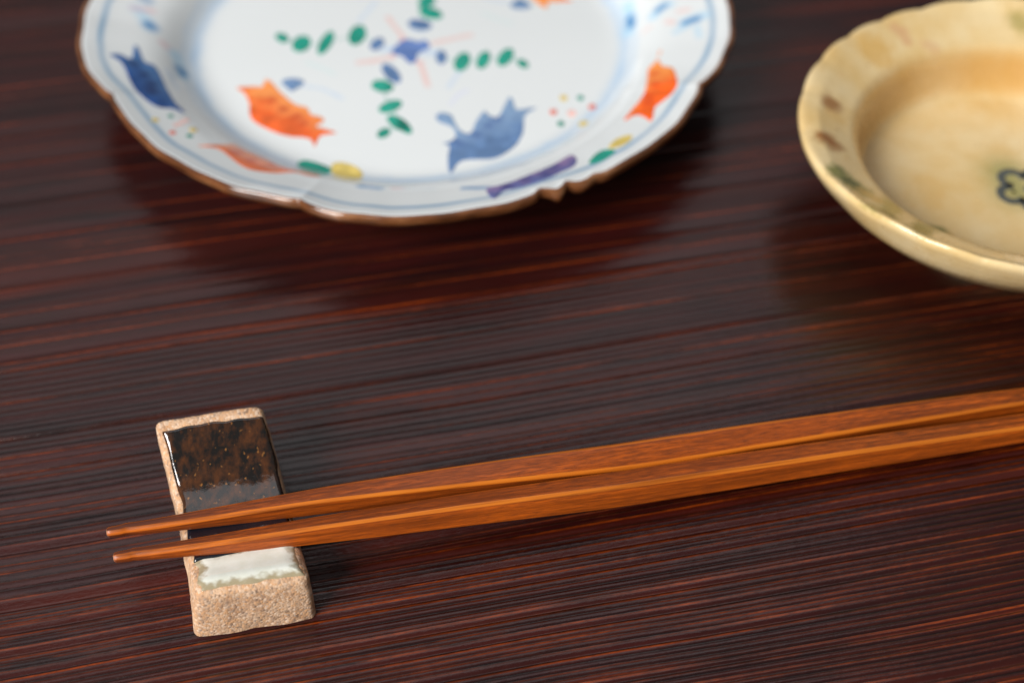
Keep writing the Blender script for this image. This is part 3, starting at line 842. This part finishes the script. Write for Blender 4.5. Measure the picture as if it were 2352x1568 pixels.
def glaze(name, mat, u0, u1, v0, v1, th, nu, nv, edge_u, edge_v, seed, paint):
    """a layer of glaze lying on the rest's top, thick with rounded edges"""
    us, vs = np.linspace(0, 1, nu), np.linspace(0, 1, nv)
    U, VV = np.meshgrid(us, vs, indexing='ij')
    wl = (vnoise(VV * 9, VV * 0, seed) - .5) * .045
    wr = (vnoise(VV * 9, VV * 0, seed + 1) - .5) * .045
    wf = pnoise(np.stack([U * 3, VV * .5, U * 0 + seed], -1), 1.0, 3) * .4
    wb = (vnoise(U * 8, U * 0, seed + 3) - .5) * .5
    uu = (u0 + wl) * (1 - U) + (u1 + wr) * U
    vv = (v0 + wf) * (1 - VV) + (v1 + wb) * VV
    x = uu * W0
    r = 1.35
    e = np.minimum(x, W0 - x)
    drop = np.where(e < r, r - np.sqrt(np.clip(r * r - (r - e) ** 2, 0, None)), 0)
    z = top_z(vv) - drop + .10 * np.sin(np.clip(uu, 0, 1) * np.pi)
    du = np.minimum((uu - (u0 + wl)) * W0 / edge_u, ((u1 + wr) - uu) * W0 / edge_u)
    dv = np.minimum((vv - (v0 + wf)) / edge_v, ((v1 + wb) - vv) / edge_v)
    q = np.clip(np.minimum(du, dv), 0, 1)
    qq = np.sqrt(np.clip(1 - (1 - q) ** 2, 0, 1))
    tt_ = th * qq * (.8 + .4 * vnoise(uu * 4, vv * .28, seed + 5)) - .22 * (1 - qq)
    p = uv(uu, vv)
    PG = np.stack([p[..., 0] / 1000, p[..., 1] / 1000, (z + tt_) / 1000], -1)
    o = grid_obj(name, PG, mat, rest, flip=True)
    set_col(o, 'paint', paint(uu, vv, q).reshape(-1, 3))
    return o
glaze('dark_glaze', M_DARK, .045, .985, 8.6, 34.0, .62, 110, 180, .75, 1.0, 81,
      lambda u, v, q: np.stack([np.clip((18.5 - v) / 2.0, 0, 1), v * 0, v * 0], -1))
glaze('white_glaze', M_WHITE, .055, .975, 1.0, 10.4, .5, 130, 110, 2.4, 2.6, 91,
      lambda u, v, q: np.stack([np.clip(1.5 - q * 2.5 + pnoise(np.stack([u * 17, v, v * 0], -1), .8, 4) * .9, 0, 1) * .9, np.clip((3.2 - v) / 1.5, 0, 1) * .3, v * 0], -1))

# ------------------------------------------------------------------ chopsticks
def wood(name, tint):
    m = Nodes(name, rough=.32, ior=1.5, spec=.36)
    st = m.sep(m.attr('paint'))                   # R corner lightened by wear and painted-in highlight, G how dark the face's grain is, B toward the tip
    g1 = m.noise(1, m.coord((30, 1300, 1300)), 5, .62)
    g2 = m.noise(1, m.coord((330, 4200, 4200)), 4, .65)
    g3 = m.noise(1, m.coord((28, 160, 160)), 3, .5)
    c = m.mix(m.ramp(g1, [(.36, 0.), (.62, 1.)]), tuple(v * .42 for v in tint), tuple(v * 1.12 for v in tint))
    c = m.mix(m.math('MULTIPLY', m.ramp(g2, [(.40, 0.), (.66, .95)]), st[1]), c, (.085, .020, .006))
    c = m.mix(m.math('MULTIPLY', m.ramp(g3, [(.4, 0.), (.65, .5)]), st[1]), c, (.17, .034, .006))
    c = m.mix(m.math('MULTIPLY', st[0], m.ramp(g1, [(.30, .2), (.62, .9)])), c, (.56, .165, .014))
    c = m.mix(m.math('MULTIPLY', st[2], m.ramp(g1, [(.3, .9), (.7, .2)])), c, (.085, .020, .007))
    m.base(c)
    m.rough(m.math('ADD', m.math('MULTIPLY', g2, .25), .2))
    m.bump(m.math('ADD', g2, g1), .22, .0002)
    return m.m
M_WOOD = wood('oiled_wood', (.49, .096, .007))
M_END = Nodes('cut_wood_end', rough=.7)
M_END.base(M_END.mix(M_END.ramp(M_END.noise(2500, M_END.coord(), 2), [(.3, 0.), (.7, 1.)]), (.42, .20, .09), (.66, .42, .24)))
M_END = M_END.m

def chopstick(label, stations, seed, dark):
    """stations: x, y, z of the axis, side of the section, roll in degrees (positive turns the front face up), all mm"""
    S = np.array(stations, float)
    xs_ = np.concatenate([np.linspace(S[0, 0], S[0, 0] + 3, 12, endpoint=False), np.linspace(S[0, 0] + 3, S[-1, 0], 240)])
    from_s = lambda c_: np.interp(xs_, S[:, 0], S[:, c_])
    Q = np.stack([xs_, from_s(1), from_s(2)], -1)
    side, roll = from_s(3) * (1.06 + .03 * np.exp(-((xs_ - 25) / 45) ** 2)), np.radians(from_s(4))
    for _ in range(25):
        for A in (side, roll):
            A[1:-1] = (A[:-2] + 2 * A[1:-1] + A[2:]) / 4
        Q[1:-1, 1:] = (Q[:-2, 1:] + 2 * Q[1:-1, 1:] + Q[2:, 1:]) / 4
    o0 = Q[0]
    ax = Q[-1] - Q[0]
    ax /= np.linalg.norm(ax)
    root = empty('chopstick', tuple(o0 / 1000), label, 'chopstick', 'pair of chopsticks on the rest')
    # local frame: x along the stick, z up
    yaw, pit = math.atan2(ax[1], ax[0]), -math.asin(ax[2])
    root.rotation_euler = (0, pit, yaw)
    Rm = np.array(Matrix.Rotation(yaw, 3, 'Z') @ Matrix.Rotation(pit, 3, 'Y'))
    L_ = (Q - o0) @ Rm
    n = len(xs_)
    ring, worn_lit, faceid = [], [], []
    # section of a square with rounded corners: 4 corners x 7 points + 5 points per face
    tipness = np.clip(1 - (xs_ - S[0, 0]) / 45, 0, 1)
    rows, cols = [], []
    for i in range(n):
        s, ro = side[i] / 2, roll[i]
        cr = s * (.25 + .5 * tipness[i] ** 2)      # corner radius, rounder at the tip
        e = min(1.0, (xs_[i] - xs_[0]) / 1.0)
        shr = .80 + .2 * math.sqrt(max(1 - (1 - e) ** 2, 0))
        pts, wn, fd = [], [], []
        for c_ in range(4):
            a0 = c_ * math.pi / 2
            cy_, cz_ = (s - cr) * (1 if c_ in (0, 3) else -1), (s - cr) * (1 if c_ in (0, 1) else -1)
            for a_ in np.linspace(.12, math.pi / 2 - .12, 7):
                # flattened chamfer: between a round and a straight cut
                px1, pz1 = cy_ + cr * math.cos(a0 + a_), cz_ + cr * math.sin(a0 + a_)
                t = a_ / (math.pi / 2)
                qa = np.array([cy_ + cr * math.cos(a0), cz_ + cr * math.sin(a0)]) * (1 - t) + np.array([cy_ + cr * math.cos(a0 + math.pi / 2), cz_ + cr * math.sin(a0 + math.pi / 2)]) * t
                pts.append((px1 * .45 + qa[0] * .55, pz1 * .45 + qa[1] * .55))
                wn.append({0: .8, 1: 1.0, 2: .2, 3: .2}[c_])  # upper corners: wear plus painted-in highlight; lower ones kept dim as if shaded
                fd.append(0)
            # face between this corner and the next
            nx = ((s if c_ in (3,) else -s) if c_ in (1, 3) else None)
            for f in np.linspace(-.97, .97, 5):
                if c_ == 0: pts.append(((s - cr) * -f, s))            # top
                if c_ == 1: pts.append((-s, (s - cr) * -f))           # front (-y)
                if c_ == 2: pts.append(((s - cr) * f, -s))            # bottom
                if c_ == 3: pts.append((s, (s - cr) * f))             # back
                wn.append(0.0)
                fd.append({0: 1.0, 1: .62, 2: .6, 3: .7}[c_])
        P2 = np.array(pts) * shr
        # roll about the axis: positive turns the front face upwards
        cr_, sr_ = math.cos(-ro), math.sin(-ro)
        yy = P2[:, 0] * cr_ - P2[:, 1] * sr_
        zz = P2[:, 0] * sr_ + P2[:, 1] * cr_
        rows.append(np.stack([np.full(len(P2), L_[i, 0]), L_[i, 1] + yy, L_[i, 2] + zz], -1) / 1000)
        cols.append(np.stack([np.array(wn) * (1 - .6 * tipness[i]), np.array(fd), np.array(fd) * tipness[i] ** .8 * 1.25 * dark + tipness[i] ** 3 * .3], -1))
    PG = np.stack(rows)
    PG[..., 1] += (vnoise(PG[..., 0] * 45, PG[..., 1] * 0 + seed, seed) - .5) * .00022
    b = grid_obj('stick', PG, M_WOOD, root, wrap=True)
    set_col(b, 'paint', np.stack(cols).reshape(-1, 3))
    for nm, row, d in (('tip_end', PG[0], -1), ('butt_end', PG[-1], 1)):
        cc = row.mean(0)
        vs_ = [tuple(cc + np.array([d * .00012, 0, 0]))] + [tuple(cc + (p - cc) * .6 + np.array([d * .0001, 0, 0])) for p in row] + [tuple(p) for p in row]
        k_ = len(row)
        fs = []
        for i in range(k_):
            j = (i + 1) % k_
            fs += [(0, 1 + i, 1 + j), (1 + i, 1 + k_ + i, 1 + k_ + j, 1 + j)]
        if d > 0:
            fs = [f[::-1] for f in fs]
        mesh_obj(nm, vs_, fs, M_END, root)
    return root

chopstick('farther chopstick, leaning back on the dark glaze of the rest, its tip farthest left',
          [(-68.8, 121.6, 9.75, 1.75, 0), (-59, 123.5, 9.4, 2.3, 5), (-34.9, 128.6, 8.5, 3.4, 9), (-8, 133.9, 7.5, 4.2, -6), (20.4, 139.35, 6.5, 4.75, -19), (36.6, 142.7, 5.9, 4.75, -17), (66, 149, 4.8, 4.4, -8), (97.9, 155.3, 3.7, 3.8, 3), (165, 168.6, 1.2, 2.2, 0)], 3, 1.15)
chopstick('nearer chopstick, lying just above the white glaze band of the rest',
          [(-66.6, 116.5, 9.7, 1.75, 10), (-39.8, 121.6, 8.7, 3.3, 20), (-34.2, 122.75, 8.5, 3.5, 22), (-8, 127.8, 7.5, 4.2, 21), (20, 132.9, 6.5, 4.6, 18), (36, 136.5, 5.9, 4.6, 16), (66, 142.6, 4.8, 4.3, 14), (96.1, 148.9, 3.7, 4.0, 12), (163, 162.6, 1.2, 2.2, 0)], 11, .8)
